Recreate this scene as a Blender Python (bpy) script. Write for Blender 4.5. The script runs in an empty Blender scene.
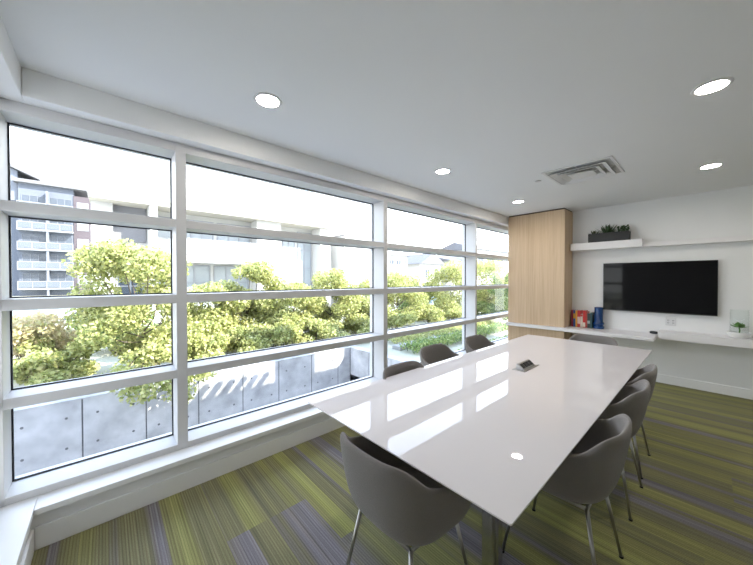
import bpy, bmesh, math, random
import numpy as np
from mathutils import Vector, Matrix

random.seed(7)
C = bpy.context.scene.collection
PI = math.pi

# ------------------------------------------------------------------ materials
def new_mat(name):
    m = bpy.data.materials.new(name); m.use_nodes = True
    nt = m.node_tree
    for n in list(nt.nodes): nt.nodes.remove(n)
    out = nt.nodes.new('ShaderNodeOutputMaterial')
    return m, nt, out

def N(nt, t, **kw):
    n = nt.nodes.new(t)
    for k, v in kw.items():
        if k in ('operation', 'blend_type', 'data_type', 'noise_dimensions', 'interpolation_type'): setattr(n, k, v)
        else: n.inputs[k].default_value = v
    return n

def math_node(nt, op, a, b=None):
    n = nt.nodes.new('ShaderNodeMath'); n.operation = op
    for i, v in enumerate((a, b)):
        if v is None: continue
        if isinstance(v, (int, float)): n.inputs[i].default_value = v
        else: nt.links.new(v, n.inputs[i])
    return n.outputs[0]

def pbr(name, col, rough=0.5, metal=0.0, var=0.0, scale=20.0, bump=0.0, coat=0.0, spec=0.5, stretch=(1, 1, 1), sheen=0.0):
    """Principled surface; colour varies a little with noise, optional bump."""
    m, nt, out = new_mat(name)
    b = nt.nodes.new('ShaderNodeBsdfPrincipled')
    nt.links.new(b.outputs[0], out.inputs[0])
    b.inputs['Roughness'].default_value = rough
    b.inputs['Metallic'].default_value = metal
    b.inputs['Coat Weight'].default_value = coat
    b.inputs['Coat Roughness'].default_value = 0.03
    b.inputs['Specular IOR Level'].default_value = spec
    b.inputs['Sheen Weight'].default_value = sheen
    tc = nt.nodes.new('ShaderNodeTexCoord')
    mp = nt.nodes.new('ShaderNodeMapping'); mp.inputs['Scale'].default_value = stretch
    nt.links.new(tc.outputs['Object'], mp.inputs[0])
    nz = N(nt, 'ShaderNodeTexNoise', Scale=scale, Detail=4.0)
    nt.links.new(mp.outputs[0], nz.inputs['Vector'])
    mx = nt.nodes.new('ShaderNodeMix'); mx.data_type = 'RGBA'
    mx.inputs[6].default_value = (*[c * (1 - var) for c in col], 1)
    mx.inputs[7].default_value = (*[min(1, c * (1 + var)) for c in col], 1)
    nt.links.new(nz.outputs[0], mx.inputs[0])
    nt.links.new(mx.outputs[2], b.inputs['Base Color'])
    if bump:
        bp = N(nt, 'ShaderNodeBump', Strength=bump, Distance=0.004)
        nt.links.new(nz.outputs[0], bp.inputs['Height'])
        nt.links.new(bp.outputs[0], b.inputs['Normal'])
    return m

def wood(name, light, dark):
    m, nt, out = new_mat(name)
    b = nt.nodes.new('ShaderNodeBsdfPrincipled'); nt.links.new(b.outputs[0], out.inputs[0])
    b.inputs['Roughness'].default_value = 0.55
    b.inputs['Specular IOR Level'].default_value = 0.3
    tc = nt.nodes.new('ShaderNodeTexCoord')
    mp = nt.nodes.new('ShaderNodeMapping'); mp.inputs['Scale'].default_value = (60, 60, 1.6)
    nt.links.new(tc.outputs['Object'], mp.inputs[0])
    nz = N(nt, 'ShaderNodeTexNoise', Scale=1.0, Detail=5.0, Distortion=0.6); nt.links.new(mp.outputs[0], nz.inputs['Vector'])
    mp2 = nt.nodes.new('ShaderNodeMapping'); mp2.inputs['Scale'].default_value = (7, 7, 0.15)
    nt.links.new(tc.outputs['Object'], mp2.inputs[0])
    nz2 = N(nt, 'ShaderNodeTexNoise', Scale=1.0, Detail=2.0); nt.links.new(mp2.outputs[0], nz2.inputs['Vector'])
    s = math_node(nt, 'MULTIPLY', math_node(nt, 'ADD', nz.outputs[0], nz2.outputs[0]), 0.5)
    cr = nt.nodes.new('ShaderNodeValToRGB')
    cr.color_ramp.elements[0].position = 0.32; cr.color_ramp.elements[0].color = (*dark, 1)
    cr.color_ramp.elements[1].position = 0.66; cr.color_ramp.elements[1].color = (*light, 1)
    nt.links.new(s, cr.inputs[0]); nt.links.new(cr.outputs[0], b.inputs['Base Color'])
    return m

def carpet():
    m, nt, out = new_mat('carpet_plank_tiles')
    b = nt.nodes.new('ShaderNodeBsdfPrincipled'); nt.links.new(b.outputs[0], out.inputs[0])
    b.inputs['Roughness'].default_value = 0.95; b.inputs['Specular IOR Level'].default_value = 0.1
    tc = nt.nodes.new('ShaderNodeTexCoord')
    sp = nt.nodes.new('ShaderNodeSeparateXYZ'); nt.links.new(tc.outputs['Object'], sp.inputs[0])
    x, y = sp.outputs[0], sp.outputs[1]
    row = math_node(nt, 'FLOOR', math_node(nt, 'DIVIDE', y, 0.5))
    wn0 = nt.nodes.new('ShaderNodeTexWhiteNoise'); wn0.noise_dimensions = '1D'; nt.links.new(row, wn0.inputs['W'])
    col = math_node(nt, 'FLOOR', math_node(nt, 'DIVIDE', math_node(nt, 'ADD', x, math_node(nt, 'MULTIPLY', wn0.outputs[0], 1.6)), 1.6))
    # each run of planks carries its own sequence of soft colour bands across its width
    wn = nt.nodes.new('ShaderNodeTexWhiteNoise'); wn.noise_dimensions = '2D'
    cv = nt.nodes.new('ShaderNodeCombineXYZ'); nt.links.new(col, cv.inputs[0]); nt.links.new(math_node(nt, 'FLOOR', math_node(nt, 'DIVIDE', y, 0.125)), cv.inputs[1])
    nt.links.new(cv.outputs[0], wn.inputs['Vector'])
    cv2 = nt.nodes.new('ShaderNodeCombineXYZ'); nt.links.new(math_node(nt, 'ADD', math_node(nt, 'MULTIPLY', col, 5.3), math_node(nt, 'MULTIPLY', x, 0.12)), cv2.inputs[0]); nt.links.new(math_node(nt, 'MULTIPLY', y, 5.5), cv2.inputs[1])
    nz = N(nt, 'ShaderNodeTexNoise', Scale=1.0, Detail=2.0, Roughness=0.6); nt.links.new(cv2.outputs[0], nz.inputs['Vector'])
    fac = math_node(nt, 'ADD', math_node(nt, 'MULTIPLY', wn.outputs[0], 0.42), math_node(nt, 'ADD', math_node(nt, 'MULTIPLY', math_node(nt, 'SUBTRACT', nz.outputs[0], 0.5), 1.5), 0.28))
    cr = nt.nodes.new('ShaderNodeValToRGB')
    e = cr.color_ramp.elements
    e[0].position = 0.0; e[0].color = (0.150, 0.135, 0.150, 1)
    e[1].position = 1.0; e[1].color = (0.36, 0.36, 0.11, 1)
    for p, c in ((0.20, (0.215, 0.200, 0.215)), (0.27, (0.205, 0.185, 0.175)), (0.34, (0.185, 0.172, 0.110)), (0.52, (0.222, 0.210, 0.112)),
                 (0.68, (0.255, 0.247, 0.106)), (0.84, (0.29, 0.287, 0.118))):
        q = e.new(p); q.color = (*c, 1)
    nt.links.new(fac, cr.inputs[0])
    # tufted lines running the length of each plank
    mp2 = nt.nodes.new('ShaderNodeMapping'); mp2.inputs['Scale'].default_value = (0.8, 85, 1)
    nt.links.new(tc.outputs['Object'], mp2.inputs[0])
    n2 = N(nt, 'ShaderNodeTexNoise', Scale=1.0, Detail=2.0, Roughness=0.7); nt.links.new(mp2.outputs[0], n2.inputs['Vector'])
    rib = math_node(nt, 'ABSOLUTE', math_node(nt, 'SINE', math_node(nt, 'MULTIPLY', y, PI / 0.0139)))
    rib = math_node(nt, 'ADD', math_node(nt, 'MULTIPLY', math_node(nt, 'POWER', rib, 0.4), 0.5), 0.5)
    n3 = N(nt, 'ShaderNodeTexNoise', Scale=160.0, Detail=2.0); nt.links.new(tc.outputs['Object'], n3.inputs['Vector'])
    v = math_node(nt, 'MULTIPLY', math_node(nt, 'ADD', math_node(nt, 'MULTIPLY', n2.outputs[0], 1.5), 0.42), rib)
    v = math_node(nt, 'MULTIPLY', v, math_node(nt, 'ADD', math_node(nt, 'MULTIPLY', n3.outputs[0], 0.7), 0.65))
    mx = nt.nodes.new('ShaderNodeMix'); mx.data_type = 'RGBA'; mx.blend_type = 'MULTIPLY'; mx.inputs[0].default_value = 1
    nt.links.new(cr.outputs[0], mx.inputs[6])
    cb = nt.nodes.new('ShaderNodeCombineColor')
    for i in range(3): nt.links.new(v, cb.inputs[i])
    nt.links.new(cb.outputs[0], mx.inputs[7]); nt.links.new(mx.outputs[2], b.inputs['Base Color'])
    bp = N(nt, 'ShaderNodeBump', Strength=0.35, Distance=0.004); nt.links.new(v, bp.inputs['Height']); nt.links.new(bp.outputs[0], b.inputs['Normal'])
    return m

def glass(name, tint=(1, 1, 1), strength=1.0):
    m, nt, out = new_mat(name)
    tr = nt.nodes.new('ShaderNodeBsdfTransparent'); tr.inputs[0].default_value = (*tint, 1)
    gl = nt.nodes.new('ShaderNodeBsdfGlossy'); gl.inputs['Roughness'].default_value = 0.0
    fr = N(nt, 'ShaderNodeFresnel', IOR=1.45)
    geo = nt.nodes.new('ShaderNodeNewGeometry')
    f = math_node(nt, 'MULTIPLY', math_node(nt, 'MULTIPLY', fr.outputs[0], strength), math_node(nt, 'SUBTRACT', 1.0, geo.outputs['Backfacing']))
    mx = nt.nodes.new('ShaderNodeMixShader')
    nt.links.new(f, mx.inputs[0]); nt.links.new(tr.outputs[0], mx.inputs[1]); nt.links.new(gl.outputs[0], mx.inputs[2])
    nt.links.new(mx.outputs[0], out.inputs[0])
    return m

def emit(name, col, s):
    m, nt, out = new_mat(name)
    e = nt.nodes.new('ShaderNodeEmission'); e.inputs[0].default_value = (*col, 1); e.inputs[1].default_value = s
    nt.links.new(e.outputs[0], out.inputs[0]); return m

def leafmat(name, cols):
    m, nt, out = new_mat(name)
    geo = nt.nodes.new('ShaderNodeNewGeometry')
    cr = nt.nodes.new('ShaderNodeValToRGB'); e = cr.color_ramp.elements
    e[0].color = (*cols[0], 1); e[1].color = (*cols[-1], 1)
    for i, c in enumerate(cols[1:-1]):
        q = e.new((i + 1) / (len(cols) - 1)); q.color = (*c, 1)
    nt.links.new(geo.outputs['Random Per Island'], cr.inputs[0])
    d = nt.nodes.new('ShaderNodeBsdfPrincipled'); d.inputs['Roughness'].default_value = 0.5
    t = nt.nodes.new('ShaderNodeBsdfTranslucent')
    nt.links.new(cr.outputs[0], d.inputs['Base Color']); nt.links.new(cr.outputs[0], t.inputs[0])
    mx = nt.nodes.new('ShaderNodeMixShader'); mx.inputs[0].default_value = 0.4
    nt.links.new(d.outputs[0], mx.inputs[1]); nt.links.new(t.outputs[0], mx.inputs[2]); nt.links.new(mx.outputs[0], out.inputs[0])
    return m

M = {
 'wall': pbr('white_wall_paint', (0.80, 0.80, 0.80), 0.6, var=0.015, scale=3, spec=0.2),
 'ceiling': pbr('white_ceiling_paint', (0.82, 0.82, 0.81), 0.8, var=0.01, scale=2, spec=0.1),
 'trim': pbr('white_trim_paint', (0.82, 0.82, 0.82), 0.35, var=0.01, scale=4),
 'frame': pbr('pale_grey_aluminium_frame', (0.57, 0.565, 0.565), 0.4, var=0.01, scale=4),
 'gasket': pbr('black_rubber', (0.015, 0.016, 0.02), 0.6, var=0.1),
 'glass': glass('window_glass', (0.97, 0.985, 0.98), 0.8),
 'carpet': carpet(),
 'oak': wood('pale_oak_veneer', (0.66, 0.50, 0.34), (0.50, 0.35, 0.22)),
 'gap': pbr('painted_gap_shade', (0.10, 0.07, 0.05), 0.8, var=0.05),  # dark brown stands in for the shade between cabinet and ceiling
 'shelf': pbr('white_shelf_laminate', (0.80, 0.78, 0.79), 0.35, var=0.01, scale=4),
 'table': pbr('white_back_painted_glass', (0.80, 0.755, 0.755), 0.0, var=0.004, scale=2, coat=0.0, spec=0.5),
 'chrome': pbr('polished_steel', (0.62, 0.62, 0.60), 0.16, metal=1.0, var=0.03, scale=5, stretch=(1, 1, .1)),
 'leg': pbr('satin_steel', (0.42, 0.41, 0.40), 0.3, metal=1.0, var=0.03),
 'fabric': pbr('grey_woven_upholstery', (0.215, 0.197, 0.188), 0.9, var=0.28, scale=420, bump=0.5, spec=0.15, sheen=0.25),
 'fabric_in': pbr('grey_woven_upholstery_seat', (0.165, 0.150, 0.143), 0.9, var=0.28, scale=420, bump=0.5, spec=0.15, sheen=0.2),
 'black': pbr('black_plastic', (0.012, 0.012, 0.013), 0.35, var=0.1),
 'screen': pbr('glossy_black_screen', (0.005, 0.005, 0.006), 0.05, var=0.1, spec=0.14),
 'planter': pbr('charcoal_planter', (0.022, 0.022, 0.024), 0.6, var=0.2, scale=30),
 'soil': pbr('dark_soil', (0.03, 0.02, 0.015), 0.95, var=0.4, scale=80, bump=0.6),
 'succ_dark': pbr('dark_green_succulent', (0.035, 0.075, 0.025), 0.5, var=0.35, scale=14),
 'succ': pbr('green_succulent', (0.13, 0.28, 0.08), 0.45, var=0.35, scale=18),
 'lens': emit('downlight_lens', (1.0, 0.93, 0.84), 110.0),
 'vent': pbr('vent_enamel', (0.72, 0.71, 0.70), 0.5, var=0.02),
 'vent_dark': pbr('vent_throat', (0.50, 0.50, 0.50), 0.8, var=0.05),
 'blue': pbr('blue_lacquer', (0.005, 0.04, 0.15), 0.25, var=0.15, scale=12),
 'plate': pbr('white_plastic', (0.66, 0.66, 0.67), 0.35, var=0.01),
 'slot': pbr('dark_slot', (0.05, 0.05, 0.055), 0.5, var=0.1),
 'ceramic': pbr('white_ceramic', (0.84, 0.84, 0.83), 0.3, var=0.01),
 'clear': glass('clear_glass_cylinder', (0.985, 0.995, 0.99), 0.9),
 'paper': pbr('paper', (0.75, 0.72, 0.62), 0.8, var=0.05, scale=60),
 'concrete': pbr('cast_concrete', (0.44, 0.43, 0.43), 0.85, var=0.6, scale=2.4, bump=0.2),
 'joint': pbr('concrete_joint', (0.14, 0.137, 0.14), 0.9, var=0.1),
 'stucco': pbr('white_stucco', (0.50, 0.495, 0.48), 0.9, var=0.02, scale=2),
 'soffit': pbr('cream_soffit', (0.46, 0.43, 0.37), 0.9, var=0.03, scale=2),
 'recess': pbr('grey_panel_wall', (0.20, 0.20, 0.215), 0.8, var=0.1, scale=2),
 'winpane': pbr('pale_building_glass', (0.31, 0.34, 0.36), 0.15, var=0.25, scale=0.8),
 'winpane_dark': pbr('grey_building_glass', (0.07, 0.085, 0.11), 0.2, var=0.3, scale=0.5),
 'white_metal': pbr('white_metal', (0.26, 0.27, 0.29), 0.4, var=0.01),
 'grey_clad': pbr('blue_grey_cladding', (0.115, 0.13, 0.165), 0.8, var=0.08, scale=0.4),
 'pale_clad': pbr('pale_grey_cladding', (0.16, 0.175, 0.21), 0.8, var=0.05, scale=0.4),
 'brick': pbr('muted_red_brick', (0.085, 0.07, 0.08), 0.9, var=0.15, scale=3),
 'roof': pbr('grey_roof', (0.15, 0.15, 0.16), 0.9, var=0.1, scale=3),
 'rail_glass': pbr('balcony_glass', (0.10, 0.115, 0.14), 0.2, var=0.1, scale=1),
 'rail_pale': pbr('pale_balcony_glass', (0.36, 0.38, 0.40), 0.2, var=0.1, scale=1),
 'ground': pbr('garden_ground', (0.42, 0.41, 0.33), 0.95, var=0.35, scale=0.8),
 'paving': pbr('pale_paving', (0.45, 0.44, 0.44), 0.9, var=0.08, scale=2),
 'kerb': pbr('grey_kerb', (0.30, 0.30, 0.30), 0.9, var=0.1, scale=4),
 'bark': pbr('grey_brown_bark', (0.13, 0.10, 0.075), 0.9, var=0.3, scale=30, bump=0.5),
 'leaf': leafmat('yellow_green_leaves', [(0.17, 0.20, 0.06), (0.36, 0.40, 0.13), (0.52, 0.54, 0.22), (0.64, 0.60, 0.28), (0.42, 0.46, 0.19)]),
 'leaf_pink': leafmat('rusty_yellow_leaves', [(0.36, 0.34, 0.14), (0.66, 0.54, 0.32), (0.60, 0.50, 0.33), (0.48, 0.50, 0.21)]),
 'leaf_dark': leafmat('mid_green_leaves', [(0.08, 0.15, 0.04), (0.18, 0.28, 0.08), (0.36, 0.44, 0.14), (0.46, 0.50, 0.22)]),
 'car_blue': pbr('blue_car_paint', (0.25, 0.36, 0.52), 0.25, var=0.03, coat=0.5),
 'car_white': pbr('white_car_paint', (0.75, 0.75, 0.76), 0.25, var=0.02, coat=0.5),
 'tyre': pbr('tyre_rubber', (0.02, 0.02, 0.02), 0.8, var=0.1),
}
def bookmat(name, c): return pbr(name, c, 0.45, var=0.06, scale=30)

# ------------------------------------------------------------------ mesh helpers
class MB:
    def __init__(s): s.bm = bmesh.new(); s.mi = 0
    def _tag(s, faces):
        for f in faces: f.material_index = s.mi
    def box(s, x0, y0, z0, x1, y1, z1, bev=0.0, seg=2, rot=None, piv=None):
        t = bmesh.new()
        bmesh.ops.create_cube(t, size=1)
        for v in t.verts:
            v.co = Vector(((x0 + x1) / 2 + v.co.x * (x1 - x0), (y0 + y1) / 2 + v.co.y * (y1 - y0), (z0 + z1) / 2 + v.co.z * (z1 - z0)))
        if bev: bmesh.ops.bevel(t, geom=t.edges[:], offset=bev, segments=seg, affect='EDGES', profile=0.5)
        if rot is not None:
            p = Vector(piv) if piv else Vector(((x0 + x1) / 2, (y0 + y1) / 2, (z0 + z1) / 2))
            for v in t.verts: v.co = rot @ (v.co - p) + p
        s.merge(t); return s
    def merge(s, t):
        mp = {}
        for v in t.verts: mp[v] = s.bm.verts.new(v.co)
        for f in t.faces:
            try:
                n = s.bm.faces.new([mp[v] for v in f.verts]); n.material_index = s.mi; n.smooth = f.smooth
            except ValueError: pass
        t.free()
    def lathe(s, prof, cx=0, cy=0, cz=0, seg=32, smooth=True, closed=False):
        """prof: list of (r, z); revolve round the Z axis."""
        rings = []
        for r, z in prof:
            if r < 1e-6: rings.append([s.bm.verts.new((cx, cy, cz + z))])
            else: rings.append([s.bm.verts.new((cx + r * math.cos(2 * PI * k / seg), cy + r * math.sin(2 * PI * k / seg), cz + z)) for k in range(seg)])
        pairs = list(zip(rings[:-1], rings[1:]))
        if closed: pairs.append((rings[-1], rings[0]))
        for a, b in pairs:
            for k in range(seg):
                k2 = (k + 1) % seg
                if len(a) == 1 and len(b) == 1: continue
                if len(a) == 1: vs = [a[0], b[k2], b[k]]
                elif len(b) == 1: vs = [a[k], a[k2], b[0]]
                else: vs = [a[k], a[k2], b[k2], b[k]]
                f = s.bm.faces.new(vs); f.material_index = s.mi; f.smooth = smooth
        return s
    def tube(s, pts, r, seg=12, r2=None):
        pts = [Vector(p) for p in pts]; rings = []
        for i, p in enumerate(pts):
            d = (pts[min(i + 1, len(pts) - 1)] - pts[max(i - 1, 0)]).normalized()
            a = d.orthogonal().normalized(); b = d.cross(a)
            rr = r if r2 is None else r + (r2 - r) * i / (len(pts) - 1)
            rings.append([s.bm.verts.new(p + rr * (a * math.cos(2 * PI * k / seg) + b * math.sin(2 * PI * k / seg))) for k in range(seg)])
        for i in range(len(rings) - 1):
            a = rings[i]; b = rings[i + 1]
            # keep the rings from twisting
            o = min(range(seg), key=lambda q: (a[0].co - b[q].co).length)
            b = b[o:] + b[:o]
            if (a[1].co - b[1].co).length > (a[1].co - b[-1].co).length: b = [b[0]] + b[:0:-1]
            rings[i + 1] = b
            for k in range(seg):
                f = s.bm.faces.new([a[k], a[(k + 1) % seg], b[(k + 1) % seg], b[k]]); f.material_index = s.mi; f.smooth = True
        for rg in (rings[0][::-1], rings[-1]):
            f = s.bm.faces.new(rg); f.material_index = s.mi
        return s
    def prism(s, poly, axis, a, b, bev=0.0):
        """poly in the two other axes, extruded from a to b along axis."""
        t = bmesh.new()
        def P(u, v, w): return {'x': (w, u, v), 'y': (u, w, v), 'z': (u, v, w)}[axis]
        A = [t.verts.new(P(u, v, a)) for u, v in poly]; B = [t.verts.new(P(u, v, b)) for u, v in poly]
        t.faces.new(A); t.faces.new(B[::-1]); n = len(poly)
        for k in range(n): t.faces.new([A[k], B[k], B[(k + 1) % n], A[(k + 1) % n]])
        bmesh.ops.recalc_face_normals(t, faces=t.faces[:])
        if bev: bmesh.ops.bevel(t, geom=t.edges[:], offset=bev, segments=2, affect='EDGES')
        s.merge(t); return s
    def quadgrid(s, fn, nu, nv, closed_u=False, smooth=True):
        g = [[s.bm.verts.new(fn(u, v)) for u in range(nu)] for v in range(nv)]
        for v in range(nv - 1):
            for u in range(nu if closed_u else nu - 1):
                f = s.bm.faces.new([g[v][u], g[v][(u + 1) % nu], g[v + 1][(u + 1) % nu], g[v + 1][u]]); f.material_index = s.mi; f.smooth = smooth
        return g
    def build(s, name, mats, parent=None, recalc=True):
        if recalc: bmesh.ops.recalc_face_normals(s.bm, faces=s.bm.faces[:])
        me = bpy.data.meshes.new(name); s.bm.to_mesh(me); s.bm.free()
        for m in (mats if isinstance(mats, (list, tuple)) else [mats]): me.materials.append(m)
        o = bpy.data.objects.new(name, me); C.objects.link(o)
        if parent is not None: o.parent = parent
        return o

def tag(o, label=None, cat=None, group=None, kind=None):
    if label: o['label'] = label
    if cat: o['category'] = cat
    if group: o['group'] = group
    if kind: o['kind'] = kind
    return o
def thing(name, label, cat, loc=(0, 0, 0), rz=0.0, group=None):
    o = bpy.data.objects.new(name, None); C.objects.link(o); o.empty_display_size = 0.1
    o.location = loc; o.rotation_euler = (0, 0, rz)
    return tag(o, label, cat, group)
def structure(name, mb, mat, parent=None, label=None, cat=None):
    o = mb.build(name, mat, parent)
    if parent is None: o['kind'] = 'structure'
    if label: o['label'] = label
    if cat: o['category'] = cat
    return o
def copy_tree(o, parent=None):
    c = o.copy(); C.objects.link(c)
    if parent is not None: c.parent = parent
    for ch in list(o.children): copy_tree(ch, c)
    return c

# ------------------------------------------------------------------ room shell
FX = -2.62      # inner face of the window framing
GX = -2.825     # glass
CZ = 2.662      # ceiling
YB = 5.96       # wall with the screen
XR = 2.3        # right wall (out of frame)
structure('floor', MB().box(-2.86, -0.66, -0.12, XR + .15, YB + .15, 0), M['carpet'], label='carpet tile floor of lime, olive and grey striped planks', cat='floor')
structure('ceiling', MB().box(-2.86, -0.70, CZ, XR + .15, YB + .15, CZ + .1), M['ceiling'], label='flat white ceiling', cat='ceiling')
structure('wall_back', MB().box(-2.602, YB, 0, XR + .15, YB + .15, CZ), M['wall'], label='white wall behind the television', cat='wall')
structure('wall_right', MB().box(XR, -0.32, 0, XR + .15, YB, CZ), M['wall'], label='white wall at the right of the room', cat='wall')
structure('wall_left', MB().box(-2.86, -0.66, 0, -2.5, YB - .001, 0.202).box(-2.86, YB - .001, 0, -2.603, 6.56, 0.202), M['wall'], label='low white wall under the long window', cat='wall')
fw = MB(); fw.box(-2.5, -0.66, 0, -1.85, -0.32, 0.202); fw.box(-1.85, -0.66, 0, XR + .15, -0.32, CZ)
structure('wall_front', fw, M['wall'], label='white wall behind the camera', cat='wall')
structure('trim_1', MB().box(FX - .01, -0.305, 0.202, -2.468, 5.54, 0.236, 0.003), M['trim'], label='white sill board along the long window', cat='window sill')
structure('trim_2', MB().box(-2.88 + .05, -0.47, 0.202, -1.85, -0.306, 0.236, 0.003), M['trim'], label='white sill board round the near corner', cat='window sill')
structure('trim_3', MB().box(-2.86, -0.335, 2.505, -2.603, 6.56, CZ).box(-2.603, -0.335, 2.505, -2.52, YB, CZ, 0.004), M['ceiling'], label='white bulkhead above the long window', cat='bulkhead')
structure('trim_4', MB().box(-2.86, -0.70, 2.505, -1.85, -0.336, CZ, 0.004), M['ceiling'], label='white bulkhead round the near corner', cat='bulkhead')
structure('trim_6', MB().box(-1.85, -0.32, 2.505, XR, -0.3355, CZ, 0.002), M['ceiling'], label='white bulkhead strip behind the camera', cat='bulkhead')
structure('baseboard_left', MB().box(-2.5, -0.306, 0, -2.486, 5.54, 0.125, 0.003), M['trim'], label='white baseboard under the long window', cat='baseboard')
structure('baseboard_front', MB().box(-2.485, -0.32, 0, XR, -0.306, 0.125, 0.003), M['trim'], label='white baseboard behind the camera', cat='baseboard')
structure('baseboard_back', MB().box(-1.57, YB - .014, 0, XR, YB, 0.122, 0.003), M['trim'], label='white baseboard under the desk shelves', cat='baseboard')

TR = [(1.883, 1.942), (1.325, 1.389), (0.773, 0.833)]       # the three transoms
ZH0, ZH1, ZS0, ZS1 = 2.439, 2.503, 0.237, 0.279
ROWS = [(ZS1, TR[2][0]), (TR[2][1], TR[1][0]), (TR[1][1], TR[0][0]), (TR[0][1], ZH0)]
def bay(name, y0, y1, label, left_post=None, right_post=None):
    """one bay of the long window between two mullion faces"""
    w = bpy.data.objects.new(name, None); C.objects.link(w); w['kind'] = 'structure'; w['label'] = label; w['category'] = 'window'
    MB().box(GX - .05, y0, ZH0, FX, y1, ZH1, 0.002).build('head_frame', M['frame'], w)
    MB().box(GX - .05, y0, ZS0, FX, y1, ZS1, 0.002).build('bottom_frame', M['frame'], w)
    for a, b in TR: MB().box(GX - .04, y0, a, FX, y1, b, 0.002).build('transom', M['frame'], w)
    for a, b in ROWS:
        p = MB().box(GX - .006, y0, a, GX + .006, y1, b).build('glass_pane', M['glass'], w)
        g = MB(); t = .008
        for (ya, yb, za, zb) in ((y0, y1, a, a + t), (y0, y1, b - t, b), (y0, y0 + t, a + t, b - t), (y1 - t, y1, a + t, b - t)):
            g.box(GX + .007, ya, za, GX + .019, yb, zb)
        g.build('gasket', M['gasket'], p)
    for post in (left_post, right_post):
        if post: MB().box(GX - .05, post[0], ZS0, FX + .001, post[1], ZH1, 0.002).build('mullion', M['frame'], w)
    return w
bay('window_1', -0.431, 0.383, 'four stacked panes of the long window nearest the camera', right_post=(0.383, 0.449))
bay('window_2', 0.449, 2.476, 'four stacked panes of the long window behind the near half of the table', right_post=(2.476, 2.540))
bay('window_3', 2.540, 4.589, 'four stacked panes of the long window behind the far half of the table', right_post=(4.589, 4.634))
bay('window_4', 4.634, 6.50, 'narrow strip of panes beside the oak cabinet', right_post=(6.50, 6.56))
# the same glazing turns the near corner
w5 = bpy.data.objects.new('window_5', None); C.objects.link(w5); w5['kind'] = 'structure'; w5['label'] = 'corner panes beside the camera'; w5['category'] = 'window'
MB().box(GX - .05, -0.66, ZS0, FX, -0.431, ZH1, 0.002).build('corner_post', M['frame'], w5)
for nm, a, b in (('head_frame', ZH0, ZH1), ('bottom_frame', ZS0, ZS1), ('transom', *TR[0]), ('transom', *TR[1]), ('transom', *TR[2])):
    MB().box(FX, -0.65, a, -1.85, -0.46, b, 0.002).build(nm, M['frame'], w5)
for a, b in ROWS: MB().box(FX, -0.646, a, -1.85, -0.634, b).build('glass_pane', M['glass'], w5)

# ------------------------------------------------------------------ ceiling fittings
def downlight(x, y, label):
    t = thing('downlight', label, 'ceiling light', (x, y, CZ), group='recessed downlights')
    MB().lathe([(0.066, -0.001), (0.070, -0.006), (0.084, -0.005), (0.088, 0.0)], seg=40, closed=True).build('trim_ring', M['vent'], t)
    MB().lathe([(0, -0.003), (0.0665, -0.003), (0.0665, -0.0005), (0, -0.0005)], seg=40).build('lens', M['lens'], t)
    return t
d0 = downlight(-1.93, 0.79, 'lit round downlight over the near window, largest on the left')
for x, y, l in ((-1.93, 2.70, 'lit round downlight over the window, between the near and the far one on that side'),
                (-1.93, 4.60, 'small lit round downlight in front of the oak cabinet'),
                (0.0, 2.73, 'lit round downlight at the right edge of the ceiling, the nearer of two there'),
                (0.0, 4.63, 'lit round downlight above the long white shelf, farther of two on the right')):
    c = copy_tree(d0); c.location = (x, y, CZ); c['label'] = l

v = thing('ceiling_vent', 'square white ceiling air vent with nested louvres', 'air vent', (-0.93, 3.85, CZ))
def ring_mb(o, i, z0, z1, th=0.006):
    """square funnel ring sloping from half-size o at z0 to i at z1"""
    m = MB(); t = bmesh.new()
    def sq(h, z): return [t.verts.new((sx * h, sy * h, z)) for sx, sy in ((-1, -1), (1, -1), (1, 1), (-1, 1))]
    A, B, A2, B2 = sq(o, z0), sq(i, z1), sq(o, z0 + th), sq(i, z1 + th)
    for k in range(4):
        j = (k + 1) % 4
        t.faces.new([A[k], A[j], B[j], B[k]]); t.faces.new([A2[j], A2[k], B2[k], B2[j]])
        t.faces.new([A[j], A[k], A2[k], A2[j]]); t.faces.new([B[k], B[j], B2[j], B2[k]])
    m.merge(t); return m
fr = MB()
for a in ((-.31, -.31, .31, -.285), (-.31, .285, .31, .31), (-.31, -.285, -.285, .285), (.285, -.285, .31, .285)): fr.box(a[0], a[1], -.010, a[2], a[3], -.0005, .002)
fr.build('frame', M['vent'], v)
MB().box(-.284, -.284, -.006, .284, .284, -.001).build('throat', M['vent_dark'], v)
for o, i in ((.250, .205), (.180, .138)): ring_mb(o, i, -.034, -.012).build('louvre', M['vent'], v)
MB().box(-.112, -.112, -.036, .112, .112, -.030, .002).build('centre_plate', M['vent'], v)
for sx, sy in ((-1, 0), (1, 0), (0, -1), (0, 1)): MB().box(sx * .19 - .006 - abs(sx) * .085, sy * .19 - .006 - abs(sy) * .085, -.013, sx * .19 + .006 + abs(sx) * .085, sy * .19 + .006 + abs(sy) * .085, -.007).build('strut', M['vent'], v)
t = thing('sprinkler_head', 'small round white sprinkler cover beside the air vent', 'sprinkler', (-1.37, 3.81, CZ))
MB().lathe([(0, -.014), (.030, -.012), (.034, -.006), (.034, 0), (0, 0)], seg=28).build('cover', M['vent'], t)

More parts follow.
